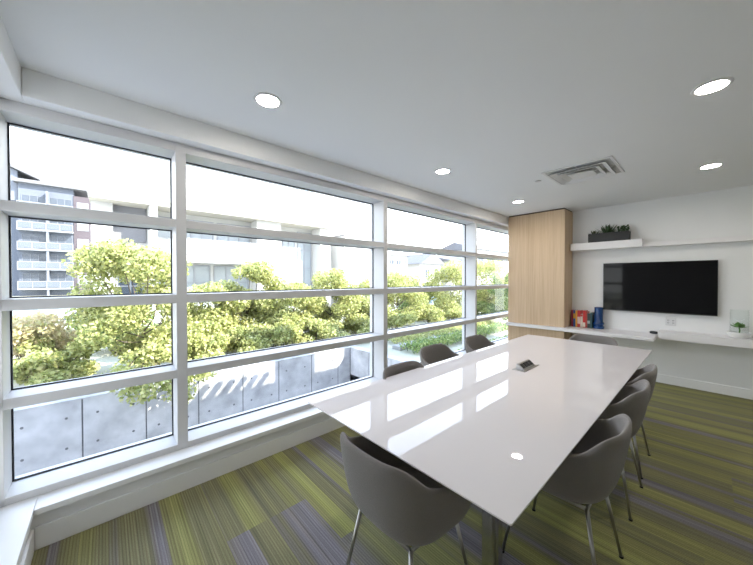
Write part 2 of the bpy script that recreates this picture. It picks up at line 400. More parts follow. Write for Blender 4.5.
# ------------------------------------------------------------------ table
TX0, TX1, TY0, TY1 = -1.665, -0.405, 0.925, 4.31
tb = thing('conference_table', 'long glossy white conference table on steel legs', 'table', ((TX0 + TX1) / 2, (TY0 + TY1) / 2, 0))
hx, hy = (TX1 - TX0) / 2, (TY1 - TY0) / 2
top = MB(); tt = bmesh.new()
lo = [tt.verts.new((sx * (hx - .03), sy * (hy - .03), .722)) for sx, sy in ((-1, -1), (1, -1), (1, 1), (-1, 1))]
md = [tt.verts.new((sx * hx, sy * hy, .734)) for sx, sy in ((-1, -1), (1, -1), (1, 1), (-1, 1))]
hi = [tt.verts.new((sx * hx, sy * hy, .740)) for sx, sy in ((-1, -1), (1, -1), (1, 1), (-1, 1))]
tt.faces.new(lo[::-1]); tt.faces.new(hi)
for a, b in ((lo, md), (md, hi)):
    for k in range(4): tt.faces.new([a[k], a[(k + 1) % 4], b[(k + 1) % 4], b[k]])
bmesh.ops.bevel(tt, geom=[e for e in tt.edges if abs(e.verts[0].co.z - e.verts[1].co.z) > .001 and e.verts[0].co.z > .73], offset=.004, segments=2, affect='EDGES')
top.merge(tt); top.build('tabletop', M['table'], tb)
ap = MB()
for s_ in (-1, 1):
    ap.box(s_ * .33 - .03, -1.36, .682, s_ * .33 + .03, 1.36, .7215, .002)
    ap.box(-.36, s_ * 1.22 - .03, .682, .36, s_ * 1.22 + .03, .7215, .002)
ap.build('underframe', M['black'], tb)
for sx in (-1, 1):
    for sy in (-1, 1):
        l = MB().box(sx * .33 - .042, sy * 1.22 - .025, 0.006, sx * .33 + .042, sy * 1.22 + .025, .682, .004).build('leg', M['chrome'], tb)
        MB().box(sx * .33 - .046, sy * 1.22 - .029, 0.0, sx * .33 + .046, sy * 1.22 + .029, .008, .002).build('foot_plate', M['black'], l)

pb = thing('power_socket_box', 'small steel power box with black sockets set in the table', 'power outlet', (-1.055, 2.68, .7405))
MB().prism([(-.036, 0), (.036, 0), (.030, .010), (-.014, .046), (-.030, .046)], 'y', -.115, .115, .002).build('housing', M['leg'], pb)
MB().box(-.052, -.150, 0, .052, .150, .004, .0015).build('flange', M['leg'], pb)
nrm = Matrix.Rotation(math.atan2(.036, .044), 3, 'Y')
for k in range(4):
    y = -.082 + k * .0547
    s_ = MB(); s_.box(-.021, y - .021, -.002, .021, y + .021, .0035, .002, rot=nrm, piv=(0, y, 0))
    o = s_.build('socket', M['black'], pb); o.location = (.0085, 0, .0285)

# ------------------------------------------------------------------ chairs
def rim_height(phi):
    a = abs(phi)
    P = [(0, .800), (35, .800), (43, .788), (51, .752), (59, .714), (71, .696), (86, .672), (98, .638), (118, .590), (138, .515), (155, .465), (180, .455)]
    for (a0, h0), (a1, h1) in zip(P[:-1], P[1:]):
        if a <= a1:
            s = (a - a0) / (a1 - a0); s = s * s * (3 - 2 * s) * .35 + s * .65
            return h0 + (h1 - h0) * s
    return .455
def shell_point(phi, v):
    """phi degrees from the back (-Y); v 0..1 from the belly of the bowl to the rim"""
    r = math.radians(phi)
    sx, sy = math.sin(r), -math.cos(r)
    n = 3.1
    k = (abs(sx) ** n + abs(sy) ** n) ** (-1 / n)
    H = rim_height(phi)
    rad = [0.0, .40, .62, .78, .885, .945, .975, 1.0]
    hz = [0.0, .004, .012, .055, .19, .42, .72, 1.0]
    i = min(int(v), 6); f = v - i
    R = rad[i] + (rad[i + 1] - rad[i]) * f; h = hz[i] + (hz[i + 1] - hz[i]) * f
    z = .428 + (H - .428) * h
    ax, by = .276, .262
    lean = -.030 * max(0, math.cos(r)) * max(0, (z - .45) / .35)
    flare = 1 + .03 * max(0, (z - .55) / .25)
    return Vector((ax * k * sx * R * flare, by * k * sy * R + lean, z))
def make_chair():
    t = thing('tub_chair', '', 'chair', group='grey tub chairs round the table')
    m = MB(); nu = 56
    c = m.bm.verts.new((0, 0, .428))
    g = m.quadgrid(lambda u, v: shell_point(360 * u / nu - 180, v + 1), nu, 7, closed_u=True)
    for u in range(nu): m.bm.faces.new([c, g[0][(u + 1) % nu], g[0][u]]).smooth = True
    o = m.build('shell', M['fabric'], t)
    so = o.modifiers.new('thick', 'SOLIDIFY'); so.thickness = .034; so.offset = -1
    ss = o.modifiers.new('smooth', 'SUBSURF'); ss.levels = 1; ss.render_levels = 2
    p = MB()
    prof = [(0, .496), (.5, .496), (.86, .490), (.97, .474), (.99, .462), (.93, .456), (0, .456)]
    rings = []
    for rr, z in prof:
        if rr == 0: rings.append([p.bm.verts.new((0, .01, z))]); continue
        ring = []
        for q in range(40):
            a = 2 * PI * q / 40; n = 3.0; kk = (abs(math.cos(a)) ** n + abs(math.sin(a)) ** n) ** (-1 / n)
            ring.append(p.bm.verts.new((.205 * rr * kk * math.cos(a), .01 + .20 * rr * kk * math.sin(a), z)))
        rings.append(ring)
    for a, b in zip(rings[:-1], rings[1:]):
        for q in range(40):
            q2 = (q + 1) % 40
            vs = [a[0], b[q], b[q2]] if len(a) == 1 else ([a[q], b[0], a[q2]] if len(b) == 1 else [a[q], b[q], b[q2], a[q2]])
            p.bm.faces.new(vs).smooth = True
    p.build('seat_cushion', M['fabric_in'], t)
    f = MB()
    f.tube([(-.155, -.15, 00.415), (.155, -.15, 00.415)], .009); f.tube([(-.155, .15, 00.415), (.155, .15, 00.415)], .009)
    f.tube([(-.155, -.15, 00.415), (-.155, .15, 00.415)], .009); f.tube([(.155, -.15, 00.415), (.155, .15, 00.415)], .009)
    f.build('leg_frame', M['leg'], t)
    for sx in (-1, 1):
        for sy in (-1, 1):
            l = MB().tube([(sx * .155, sy * .15, 00.421), (sx * .220, sy * .222, .006)], .0095, r2=.0075).build('leg', M['leg'], t)
            MB().lathe([(0, 0), (.0105, 0), (.0105, .009), (0, .009)], sx * .2205, sy * .2225, 0, seg=14).build('glide', M['black'], l)
    return t
chair = make_chair()
SPOTS = [(-.945, 1.045, 0.0, 'grey tub chair at the near end of the table, its whole back towards the camera'),
         (-.530, 1.83, 90, 'grey tub chair on the open floor side of the table, nearest the camera'),
         (-.540, 2.63, 90, 'grey tub chair on the open floor side of the table, middle of three'),
         (-.555, 3.20, 90, 'grey tub chair on the open floor side of the table, nearest the desk shelf'),
         (-1.460, 1.80, -90, 'grey tub chair on the window side of the table, only a low arc showing'),
         (-1.715, 2.55, -90, 'grey tub chair on the window side of the table, middle of three'),
         (-1.700, 3.36, -90, 'grey tub chair on the window side of the table, nearest the oak cabinet'),
         (-.960, 4.27, 180, 'grey tub chair at the far end of the table in front of the bookshelf ledge')]
for i, (x, y, a, l) in enumerate(SPOTS):
    o = chair if i == 0 else copy_tree(chair)
    o.location = (x, y, 0); o.rotation_euler = (0, 0, math.radians(a)); o['label'] = l

# ------------------------------------------------------------------ cabinet, shelves, screen
cab = thing('oak_cabinet', 'tall pale oak cabinet in the corner by the window', 'cabinet', (-2.04, 5.75, 0))
MB().box(-.46, -.21, .7085, .46, .208, 2.640, .002).build('upper_body', M['oak'], cab)
MB().box(-.46, -.21, 0, .46, .208, .6555, .002).build('lower_body', M['oak'], cab)
MB().box(-.452, -.202, 2.640, .452, .205, CZ - .001).build('gap_shade_strip', M['gap'], cab)  # solid strip filling the gap, its shade put into the dark colour
tag(MB().box(-2.505, 5.462, .657, -.495, YB - .001, .707, .002).build('desk_shelf', M['shelf']), 'thin white desk shelf running past the oak cabinet, holding the books', 'shelf')
tag(MB().box(-.476, 5.68, .672, XR - .001, YB - .001, .774, .002).build('desk_shelf', M['shelf']), 'thicker white desk shelf on the right, holding the glass planter', 'shelf')
tag(MB().box(-1.556, 5.752, 1.972, -.655, YB - .001, 2.083, .002).build('wall_shelf', M['shelf']), 'thick white wall shelf carrying the black planter', 'shelf')
tag(MB().box(-.653, 5.832, 1.970, XR - .001, YB - .001, 2.034, .002).build('wall_shelf', M['shelf']), 'thin white wall shelf above the television, empty', 'shelf')

tv = thing('television', 'large black flat television on the white wall', 'television', (-.532, 5.915, 1.381))
MB().box(-.606, -.012, -.368, .606, .012, .368, .004).build('housing', M['black'], tv)
MB().box(-.598, -.0135, -.352, .598, -.0118, .360, .0005).build('screen', M['screen'], tv)
MB().box(-.30, .012, -.2, .30, .0445, .2).build('wall_mount', M['black'], tv)

oc = thing('wall_outlet', 'white double wall outlet below the television', 'power outlet', (-.365, YB, .895))
MB().box(-.054, -.008, -.058, .054, -.0005, .058, .003).build('cover_plate', M['plate'], oc)
for sx in (-1, 1):
    r = MB().box(sx * .025 - .017, -.0105, -.034, sx * .025 + .017, -.0075, .034, .003).build('socket', M['plate'], oc)
    q = MB()
    for zz in (-.018, .018):
        for xx in (-.006, .006): q.box(sx * .025 + xx - .0015, -.0112, zz - .007, sx * .025 + xx + .003, -.0104, zz + .007)
        q.box(sx * .025 - .002, -.0112, zz - .0125, sx * .025 + .002, -.0104, zz - .009)
    q.build('slots', M['slot'], r)

# planter with three succulents
pl = thing('planter_box', 'long black planter with dark succulents on the upper shelf', 'potted plants', (-1.062, 5.852, 2.0835))
p = MB()
for a in ((-.255, -.075, .255, -.063), (-.255, .063, .255, .075), (-.255, -.063, -.243, .063), (.243, -.063, .255, .063)): p.box(a[0], a[1], 0, a[2], a[3], .140, .002)
p.box(-.243, -.063, 0, .243, .063, .02)
p.build('box', M['planter'], pl)
MB().box(-.2425, -.0625, .021, .2425, .0625, .122).build('soil', M['soil'], pl)
def rosette(n, L, wd, z0, cx, cy, up0, up1, thick=.006, seed=0):
    """pointed fleshy leaves fanning out of one heart"""
    rnd = random.Random(seed); m = MB()
    for k in range(n):
        az = k * 2.39996 + rnd.uniform(-.15, .15); f = k / max(1, n - 1)
        el = up0 + (up1 - up0) * f + rnd.uniform(-.1, .1); l = L * (1 - .35 * f) * rnd.uniform(.85, 1.1)
        d = Vector((math.cos(az) * math.cos(el), math.sin(az) * math.cos(el), math.sin(el))); s_ = Vector((-math.sin(az), math.cos(az), 0)); u = d.cross(s_)
        def pt(a, b, d=d, s_=s_, u=u, l=l):
            q = a / 7; w = wd * (math.sin(PI * min(1, q * .92 + .08)) ** .8) * (1 - q * .25); th = thick * (1 - q * .8) * math.sin(PI * (q * .9 + .1))
            an = 2 * PI * b / 8
            return Vector((cx, cy, z0)) + d * (l * q) + s_ * (w * .5 * math.cos(an)) + u * (th * math.sin(an) + .12 * l * q * q)
        m.quadgrid(lambda b, a, pt=pt: pt(a, b), 8, 8, closed_u=True)
    return m
rosette(16, .125, .026, .118, -.19, 0, .25, 1.2, seed=1).build('succulent', M['succ_dark'], pl)
rosette(24, .215, .040, .115, -.01, 0, .35, 1.35, seed=2).build('succulent', M['succ_dark'], pl)
b_ = MB()
rn = random.Random(3)
for k in range(26):
    az = rn.uniform(0, 2 * PI); rr = rn.uniform(0, .055); hh = rn.uniform(.04, .105)
    x0, y0 = .175 + rr * 1.2 * math.cos(az), rr * .8 * math.sin(az)
    b_.tube([(x0, y0, .118), (x0 + .01 * math.cos(az), y0 + .01 * math.sin(az), .118 + hh)], .004, seg=6)
    b_.lathe([(0, .018), (.011, .010), (.013, 0), (.009, -.008), (0, -.012)], x0 + .01 * math.cos(az), y0 + .01 * math.sin(az), .118 + hh, seg=8)
b_.build('succulent', M['succ_dark'], pl)

# books
BOOKS = [('dark red hardback, first from the oak cabinet', .028, .205, .262, (.30, .02, .035), None),
         ('blue paperback with an orange band, second from the oak cabinet', .030, .200, .262, (.03, .10, .36), (.70, .38, .04)),
         ('yellow paperback, third from the oak cabinet', .026, .200, .258, (.80, .42, .05), None),
         ('red hardback with a pale spine label, fourth from the oak cabinet', .042, .210, .262, (.55, .03, .03), (.75, .55, .5)),
         ('short cream book with a red top between two taller red ones', .034, .190, .205, (.72, .60, .52), (.55, .08, .06)),
         ('red book with a cream band, right of the short cream one', .036, .205, .264, (.60, .035, .03), (.80, .68, .58)),
         ('thin brick red book beside the dark ones', .022, .200, .252, (.45, .06, .04), None),
         ('thick black green book left of the last thin one', .040, .200, .225, (.022, .040, .035), (.35, .40, .38)),
         ('thin dark teal book beside the blue vase', .026, .190, .236, (.02, .07, .08), None)]
bx = -1.553; BOOKS = [(l, w, d, h + .012, c, b) for l, w, d, h, c, b in BOOKS]
for i, (l, w_, dp, hh, c, band) in enumerate(BOOKS):
    t = thing('book', l, 'book', (bx + w_ / 2, 5.808, .7075), group='books on the desk shelf')
    cm = bookmat('book_cover_%d' % i, c); h = w_ / 2 - .0008
    cv = MB(); cv.box(-h, 0, 0, -h + .003, dp - .06, hh, .0008); cv.box(h - .003, 0, 0, h, dp - .06, hh, .0008); cv.box(-h, -.004, 0, h, 0, hh, .0015)
    cv.build('cover', cm, t)
    MB().box(-h + .003, .0005, .003, h - .003, dp - .066, hh - .004).build('pages', M['paper'], t)
    if band:
        z0, z1 = ((.5, .80) if i == 1 else (.2, .62) if i == 3 else (.82, .97) if i == 4 else (.03, .30) if i == 5 else (.3, .5))
        MB().box(-h + .001, -.0047, hh * z0, h - .001, -.0040, hh * z1).build('spine_band', bookmat('band_%d' % i, band), t)
    bx += w_ + .0012

bv = thing('vase', 'blue ridged cylinder vase standing right of the books', 'vase', (-1.185, 5.86, .7075))
MB().lathe([(0, 0), (.070, 0), (.074, .010), (.074, .035), (.068, .045), (.060, .050), (.060, .058), (.068, .064), (.074, .074), (.074, .092), (.066, .104), (.057, .110), (.0565, .32), (.058, .336), (.055, .341), (.050, .336), (.049, .12), (0, .11)], seg=40).build('body', M['blue'], bv)

gd = thing('gadget', 'small black object lying at the right end of the thin desk shelf', 'small device', (-.535, 5.90, .7075), -.3)
MB().box(-.045, -.028, 0, .045, .028, .036, .015, 3).build('casing', M['black'], gd)

# glass cylinder planter
tr = thing('potted_succulent', 'green succulent in a white bowl under a clear glass cylinder', 'potted plant', (.250, 5.815, .7745))
MB().lathe([(0, 0), (.070, 0), (.082, .006), (.100, .040), (.105, .066), (.101, .070), (.096, .066), (.088, .045), (0, .040)], seg=40).build('bowl', M['ceramic'], tr)
MB().lathe([(0, .050), (.078, .050), (.078, .042), (0, .042)], seg=32).build('soil', M['soil'], tr)
MB().lathe([(.0785, .052), (.0785, .345), (.0755, .345), (.0755, .052)], seg=40, closed=True).build('glass_cylinder', M['clear'], tr)
rosette(10, .098, .074, .125, 0, 0, .15, 1.2, thick=.008, seed=9).build('foliage', M['succ'], tr)
MB().tube([(0, 0, .045), (.004, .002, .085), (0, 0, .128)], .007, seg=10).build('stem', M['succ'], tr)

# ------------------------------------------------------------------ outside: our building's roof, patio and concrete wall
ro = MB(); ro.box(-2.95, -8, 2.85, 6, 16, 4.05)
for y0, y1 in ((-8, 5.2), (8.4, 9.6), (10.9, 16)): ro.box(-2.95, y0, 4.05, -2.75, y1, 6.4)
for k in range(7): ro.box(-3.30, 5.80 + k * .31, 3.95, -2.95, 5.95 + k * .31, 4.05)
structure('roof', ro, M['stucco'], label='flat roof over the room with short slats at its edge', cat='roof')
structure('trim_5', MB().box(-2.90, -8, -3.0, -2.86, 16, -.12), M['stucco'], label='outside wall face below the long window', cat='wall')
PX = -8.5
cw = MB(); cw.mi = 1
cw.box(PX - .30, -8, -3.05, PX - .012, 6.70, -.925)
cw.box(PX - .012, 6.412, -3.05, -2.9, 6.70, -.925)
cw.mi = 0
ys = [-8, -6.56, -5.53, -4.50, -3.47, -2.44, -1.41, -.38, .65, 1.69, 2.75, 3.77, 4.86, 5.88, 6.40]
for a, b in zip(ys[:-1], ys[1:]):
    for z0, z1 in ((-3.05, -2.165), (-2.14, -.925)): cw.box(PX - .02, a + .012, z0, PX, b - .012, z1, .004, 1)
xs = [-8.49, -7.5, -6.46, -5.43, -4.40, -3.37, -2.9]
for a, b in zip(xs[:-1], xs[1:]):
    for z0, z1 in ((-3.05, -1.85), (-2.14, -.925)): cw.box(a + .008, 6.40, z0, b - .008, 6.42, z1, .004, 1)
cw.box(PX - .32, -8, -.925, PX + .006, 6.72, -.900, .004, 1); cw.box(PX + .006, 6.396, -.925, -2.9, 6.72, -.900, .004, 1)
cw.mi = 1
for a, b in zip(ys[:-1], ys[1:]):
    if b - a < .8: continue
    for fy in (.22, .78):
        for z in (-1.25, -1.85, -2.45):
            y = a + (b - a) * fy
            t_ = bmesh.new(); bmesh.ops.create_cone(t_, cap_ends=True, segments=10, radius1=.024, radius2=.024, depth=.004)
            for vv in t_.verts: vv.co = Matrix.Rotation(PI / 2, 3, 'Y') @ vv.co + Vector((PX + .001, y, z))
            cw.merge(t_)
tag(cw.build('retaining_wall', [M['concrete'], M['joint']]), 'board marked concrete retaining wall outside the window', 'wall', kind='structure')
structure('ground', MB().box(-120, -60, -3.3, 12, 90, -3.05), M['paving'], label='sunken paved patio and land outside', cat='ground')
g2 = MB(); g2.box(-110, -60, -3.05, PX - .30, 90, -1.0); g2.box(PX - .30, 6.70, -3.05, -2.9, 90, -1.0)
structure('garden_bed', g2, M['ground'], label='planted ground level behind the concrete wall', cat='ground')
tag(MB().box(-19.5, -10, -1.0, -15.5, 80, -.985).build('driveway', M['paving']), 'pale driveway behind the trees', 'driveway', kind='structure')
tag(MB().box(-7.6, 7.6, -1.0, -7.2, 16, -.86, .01).build('kerb', M['kerb']), 'low grey kerb in front of the hedge', 'kerb', kind='structure')

# ------------------------------------------------------------------ plants
def leaf_mesh(name, clumps, n, size, mat, parent, seed, up=.3):
    """n separate folded leaves scattered through the clumps (x, y, z, rx, rz)"""
    rng = np.random.default_rng(seed)
    cl = np.array(clumps); w = (cl[:, 3] ** 2 * cl[:, 4]); w /= w.sum()
    i = rng.choice(len(cl), n, p=w)
    d = rng.normal(size=(n, 3)); d /= np.linalg.norm(d, axis=1)[:, None]
    r = rng.random(n) ** .45
    P = cl[i, :3] + d * r[:, None] * cl[i][:, [3, 3, 4]]
    nn = rng.normal(size=(n, 3)) + d * .6 + np.array([0, 0, up]); nn /= np.linalg.norm(nn, axis=1)[:, None]
    t = rng.normal(size=(n, 3)); t -= nn * (t * nn).sum(1)[:, None]; t /= np.linalg.norm(t, axis=1)[:, None]
    b = np.cross(nn, t); s = size * rng.uniform(.65, 1.25, n)[:, None]
    V = np.empty((n, 4, 3))
    V[:, 0] = P - t * s * .5; V[:, 2] = P + t * s * .5
    V[:, 1] = P + b * s * .30 + nn * s * .10; V[:, 3] = P - b * s * .30 + nn * s * .10
    me = bpy.data.meshes.new(name)
    me.vertices.add(n * 4); me.vertices.foreach_set('co', V.ravel())
    me.loops.add(n * 4); me.loops.foreach_set('vertex_index', np.arange(n * 4))
    me.polygons.add(n); me.polygons.foreach_set('loop_start', np.arange(n) * 4); me.polygons.foreach_set('loop_total', np.full(n, 4))
    me.update(); me.validate(); me.materials.append(mat)
    o = bpy.data.objects.new(name, me); C.objects.link(o); o.parent = parent
    return o
GZ = -1.0
def tree(x, y, top, rad, label, mat, seed, n=5200, low=-.3, size=.13, extra=()):
    """a small garden tree: forked trunk and a crown of leaf clumps from low to top (heights above the sea of the room floor)"""
    rnd = random.Random(seed)
    t = thing('tree', label, 'tree', (x, y, GZ), group='garden trees behind the concrete wall')
    T = top - GZ; L = low - GZ; mid = (T + L) / 2
    m = MB()
    m.tube([(0, 0, 0), (.03, .02, L * .7), (.02, -.03, L + .5)], .07, seg=10, r2=.05)
    clumps = []
    for k in range(26):
        f = rnd.random(); z = L + (T - L) * (.06 + .86 * f)
        prof = math.sin(PI * min(1, .25 + .50 * (1 - f))) ** .7
        a = k * 2.39996; rr = rad * prof * rnd.uniform(.35, .95)
        c = (rr * math.cos(a), rr * math.sin(a), z)
        s = rad * rnd.uniform(.30, .48); clumps.append((*c, s, s * .8))
        if k % 2 == 0: m.tube([(.02, -.03, min(z - .05, L + .3 + .3 * (z - L))), (c[0] * .5, c[1] * .5, (z + L + .4) / 2), c], .022, seg=6, r2=.007)
    clumps.append((0, 0, T - .22, .22, .26))
    for e in extra:
        clumps.append(e); m.tube([(.02, -.03, L + .4), (e[0] * .5, e[1] * .5, (L + .5 + e[2]) / 2), e[:3]], .02, seg=6, r2=.006)
    m.build('trunk', M['bark'], t)
    leaf_mesh('foliage', clumps, n, size, mat, t, seed)
    return t
TREES = [(-9.8, .75, 2.35, 1.30, 'big leafy tree behind the near panes, drooping over the concrete wall', 'leaf', 9000, -.7, ((1.82, -.25, .18, .40, .28), (1.88, .45, .0, .34, .32), (1.75, .85, .38, .42, .30), (1.84, .15, .34, .40, .25), (1.70, -.55, .48, .40, .26))),
         (-10.9, 2.35, 1.25, 1.15, 'low tree crown just right of the nearest mullion', 'leaf', 6200, -.8, ()),
         (-11.0, 3.70, 2.15, 1.05, 'pointed tree standing before the white balconies', 'leaf', 6800, -.8, ()),
         (-10.6, 5.05, 1.25, 1.15, 'round low tree in the middle of the wide window', 'leaf', 6200, -.8, ()),
         (-10.6, 7.00, 1.85, 1.05, 'pointed tree before the white column of the apartments', 'leaf', 6200, -.8, ((1.6, -.6, .35, .4, .25),)),
         (-10.6, 8.90, 1.55, 1.10, 'tree cut by the thick mullion behind the table', 'leaf', 5600, -.8, ()),
         (-10.8, 11.2, 1.75, 1.4, 'tree at the left of the far window bay', 'leaf', 5000, -.8, ()),
         (-12.4, 14.2, 1.10, 1.10, 'darker tree beside the parked blue car', 'leaf_dark', 4200, -.8, ()),
         (-10.4, 15.1, 2.25, 1.65, 'tall tree before the gabled house', 'leaf', 8000, -.9, ()),
         (-9.4, 18.0, 2.55, 1.5, 'pale tree in the narrow panes next to the oak cabinet', 'leaf', 7000, -.7, ()),
         (-7.4, 16.6, 1.85, 1.05, 'bright green tree hard against the oak cabinet', 'leaf_dark', 4200, -.7, ())]
for i, (x, y, tp, rd, l, mt, n, lw, ex) in enumerate(TREES): tree(x, y, tp, rd, l, M[mt], 20 + i, int(n * 2.4), lw, .105, ex)
def shrub(x, y, top, rad, label, mat, seed, n=3200, name='shrub', size=.13):
    rnd = random.Random(seed)
    t = thing(name, label, 'shrub', (x, y, GZ)); T = top - GZ; cl = []; m = MB()
    for k in range(14):
        a = k * 2.4; rr = rad * rnd.uniform(.1, .8); z = T * rnd.uniform(.25, .85); c = (rr * math.cos(a), rr * math.sin(a), z)
        cl.append((*c, rad * .38, T * .2)); m.tube([(c[0] * .15, c[1] * .15, 0), (c[0] * .6, c[1] * .6, z * .6), c], .016, seg=6, r2=.006)
    m.build('stems', M['bark'], t); leaf_mesh('foliage', cl, int(n * 1.8), .105, mat, t, seed); return t
shrub(-11.6, -1.45, .75, 1.15, 'rusty yellow shrub at the left end of the concrete wall', M['leaf_pink'], 51, 5200)
shrub(-10.2, -.95, .15, .85, 'low green shrub in front of the rusty one', M['leaf'], 52, 3600)
shrub(-13.5, .3, .85, 1.2, 'green shrub half hidden by the big leafy tree', M['leaf_dark'], 53, 3600)
shrub(-9.7, 2.05, .25, .95, 'leafy shrub peeping over the concrete wall by the nearest mullion', M['leaf'], 54, 4200)
shrub(-9.7, 3.30, .05, .95, 'shrub over the striped sunlight on the concrete wall', M['leaf'], 61, 4200)
shrub(-9.7, 4.45, .15, .9, 'shrub peeping over the middle of the concrete wall', M['leaf'], 55, 4200)
shrub(-9.7, 5.75, .10, .95, 'shrub growing behind the corner of the concrete wall', M['leaf'], 56, 4200)
shrub(-9.7, 8.0, .10, .95, 'shrub just past the corner of the concrete wall', M['leaf'], 62, 4200)
shrub(-9.7, 9.8, .10, .95, 'shrub at the foot of the trees behind the thick mullion', M['leaf'], 57, 3600)
shrub(-9.7, 12.6, .15, .95, 'shrub below the gabled house', M['leaf'], 58, 3600)
shrub(-9.2, 14.0, .1, .95, 'shrub left of the trunk of the tall tree before the gabled house', M['leaf'], 63, 3600)
shrub(-8.8, 16.2, .2, 1.0, 'shrub below the pale tree in the narrow panes', M['leaf_dark'], 64, 3600)
shrub(-12.8, 6.0, .95, 1.2, 'shrub filling the gap before the white building', M['leaf'], 59, 3000)
shrub(-13.0, 10.2, .9, 1.2, 'shrub before the white low wing', M['leaf'], 60, 3000)
def hedge(x0, x1, y0, y1, h, label, mat, seed, n):
    t = thing('hedge', label, 'hedge', ((x0 + x1) / 2, (y0 + y1) / 2, GZ)); cl = []; k = int((y1 - y0) / .35) + 1
    rnd = random.Random(seed); m = MB(); path = []
    for j in range(k):
        for xx in (.25, .75):
            c = (x0 + (x1 - x0) * xx - (x0 + x1) / 2, y0 + (y1 - y0) * j / (k - 1) - (y0 + y1) / 2, h * .55)
            cl.append((*c, .28, h * .42 * rnd.uniform(.85, 1.2))); path += [(c[0], c[1], .03), c]
    m.tube(path, .012, seg=5); m.build('stems', M['bark'], t); leaf_mesh('foliage', cl, n, .09, mat, t, seed); return t
hedge(-7.15, -6.35, 7.7, 14.5, .42, 'trimmed low hedge just behind the window side chairs', M['leaf_dark'], 71, 5200)
hedge(-8.6, -7.7, 8.2, 15.5, .34, 'bright low hedge behind the grey kerb', M['leaf'], 72, 4600)
hedge(-5.4, -4.6, 8.5, 15.0, .35, 'dark low hedge seen by the oak cabinet', M['leaf_dark'], 73, 4200)

# ------------------------------------------------------------------ buildings
def window_part(x, y0, y1, z0, z1, par, mat, fm=None, nx=1, nz=1, t=.07):
    """a window in a facade that faces +X: frame with bars, pane as its sub-part"""
    m = MB(); bars = []
    m.box(x, y0, z0, x + .06, y1, z0 + t); m.box(x, y0, z1 - t, x + .06, y1, z1)
    for k in range(nx + 1):
        y = y0 + (y1 - y0 - t) * k / nx; m.box(x, y, z0 + t, x + .06, y + t, z1 - t)
    for k in range(1, nz):
        z = z0 + (z1 - z0) * k / nz; m.box(x, y0 + t, z - t / 2, x + .05, y1 - t, z + t / 2)
    f = m.build('window', fm or M['white_metal'], par)
    MB().box(x - .02, y0, z0, x + .015, y1, z1).build('pane', mat, f)
    return f
wb = thing('apartment_building', 'sunlit white apartment block with deep balconies filling the middle of the view', 'building', (0, 0, 0))
def wpart(name, mat, *boxes):
    m = MB()
    for b in boxes: m.box(*b)
    return m.build(name, mat, wb)
BX = -20.0
wpart('wall', M['stucco'], (BX - 9, -.4, -1, BX - 1.6, 19.5, 11.5))
wpart('parapet', M['stucco'], (BX - 1.6, -.65, 5.72, BX, 13.4, 7.25))
wpart('soffit', M['soffit'], (BX - 1.6, -.60, 5.50, BX - .02, 13.3, 5.719))
wpart('wing', M['stucco'], (BX - 1.6, 14.3, -1, BX + .2, 19.5, 5.05))
wpart('wing_cap', M['roof'], (BX - 1.62, 14.25, 5.05, BX + .25, 19.6, 5.12))
wpart('column', M['stucco'], (BX - 1.59, -.55, -1, BX - .9, .28, 5.499))
wpart('column', M['stucco'], (BX - 1.59, 12.4, -1, BX - .3, 13.3, 5.499))
wpart('recess_wall', M['recess'], (BX - 1.6, .28, 3.6, BX - 1.45, 1.7, 5.499))
wpart('fin_wall', M['stucco'], (BX - 1.59, 1.75, -1, BX - .1, 2.1, 5.499))
wpart('balcony_slab', M['stucco'], (BX - 1.59, 3.0, 2.50, BX - .1, 7.6, 2.92))
wpart('pier', M['stucco'], (BX - 1.59, 7.6, -1, BX - .5, 9.3, 5.499))
wpart('spandrel', M['stucco'], (BX - 1.59, 9.3, -1, BX - .6, 11.0, 2.9))
for (y0, y1, z0, z1, nx, nz, mt) in ((-.2, 1.5, 7.25, 9.4, 3, 2, 'winpane'), (1.6, 3.4, 7.25, 9.4, 3, 2, 'winpane'), (3.7, 5.0, 7.25, 9.4, 2, 2, 'winpane'), (5.6, 7.2, 7.25, 9.4, 3, 2, 'winpane'), (8.4, 10.0, 7.25, 9.4, 3, 2, 'winpane'), (11.0, 12.6, 7.25, 9.4, 3, 2, 'winpane'),
                                 (2.2, 3.0, 0.3, 5.2, 1, 4, 'winpane'), (3.3, 5.2, 3.0, 5.2, 3, 1, 'winpane'), (5.4, 7.5, 3.0, 5.2, 3, 1, 'winpane'), (3.2, 5.0, .2, 2.4, 2, 2, 'winpane'), (5.2, 7.4, .2, 2.4, 3, 2, 'winpane'),
                                 (.4, 1.6, 0, 3.4, 2, 3, 'winpane_dark')):
    window_part(BX - 1.6, y0, y1, z0, z1, wb, M[mt], nx=nx, nz=nz)
for (y0, y1, z0, z1, nx, nz) in ((9.4, 10.9, 2.95, 5.1, 3, 1), (11.1, 12.3, -.4, 5.2, 2, 4)): window_part(BX - 1.58, y0, y1, z0, z1, wb, M['winpane'], nx=nx, nz=nz)
for y0, y1, x, z in ((3.02, 7.58, BX - .16, 2.92), (3.02, 7.58, BX - .16, -.2)):
    m = MB(); m.box(x, y0, z + .92, x + .05, y1, z + .97)
    for k in range(7): m.box(x, y0 + (y1 - y0 - .04) * k / 6, z, x + .04, y0 + (y1 - y0 - .04) * k / 6 + .04, z + .95)
    r = m.build('railing', M['white_metal'], wb); MB().box(x + .01, y0, z + .06, x + .025, y1, z + .9).build('rail_panel', M['rail_pale'], r)
m = MB(); x = BX - .05; m.box(x - .04, -.6, 7.95, x, 3.6, 8.0)
for k in range(6): m.box(x - .04, -.6 + k * .84, 7.25, x, -.56 + k * .84, 7.95)
m.build('railing', M['white_metal'], wb)

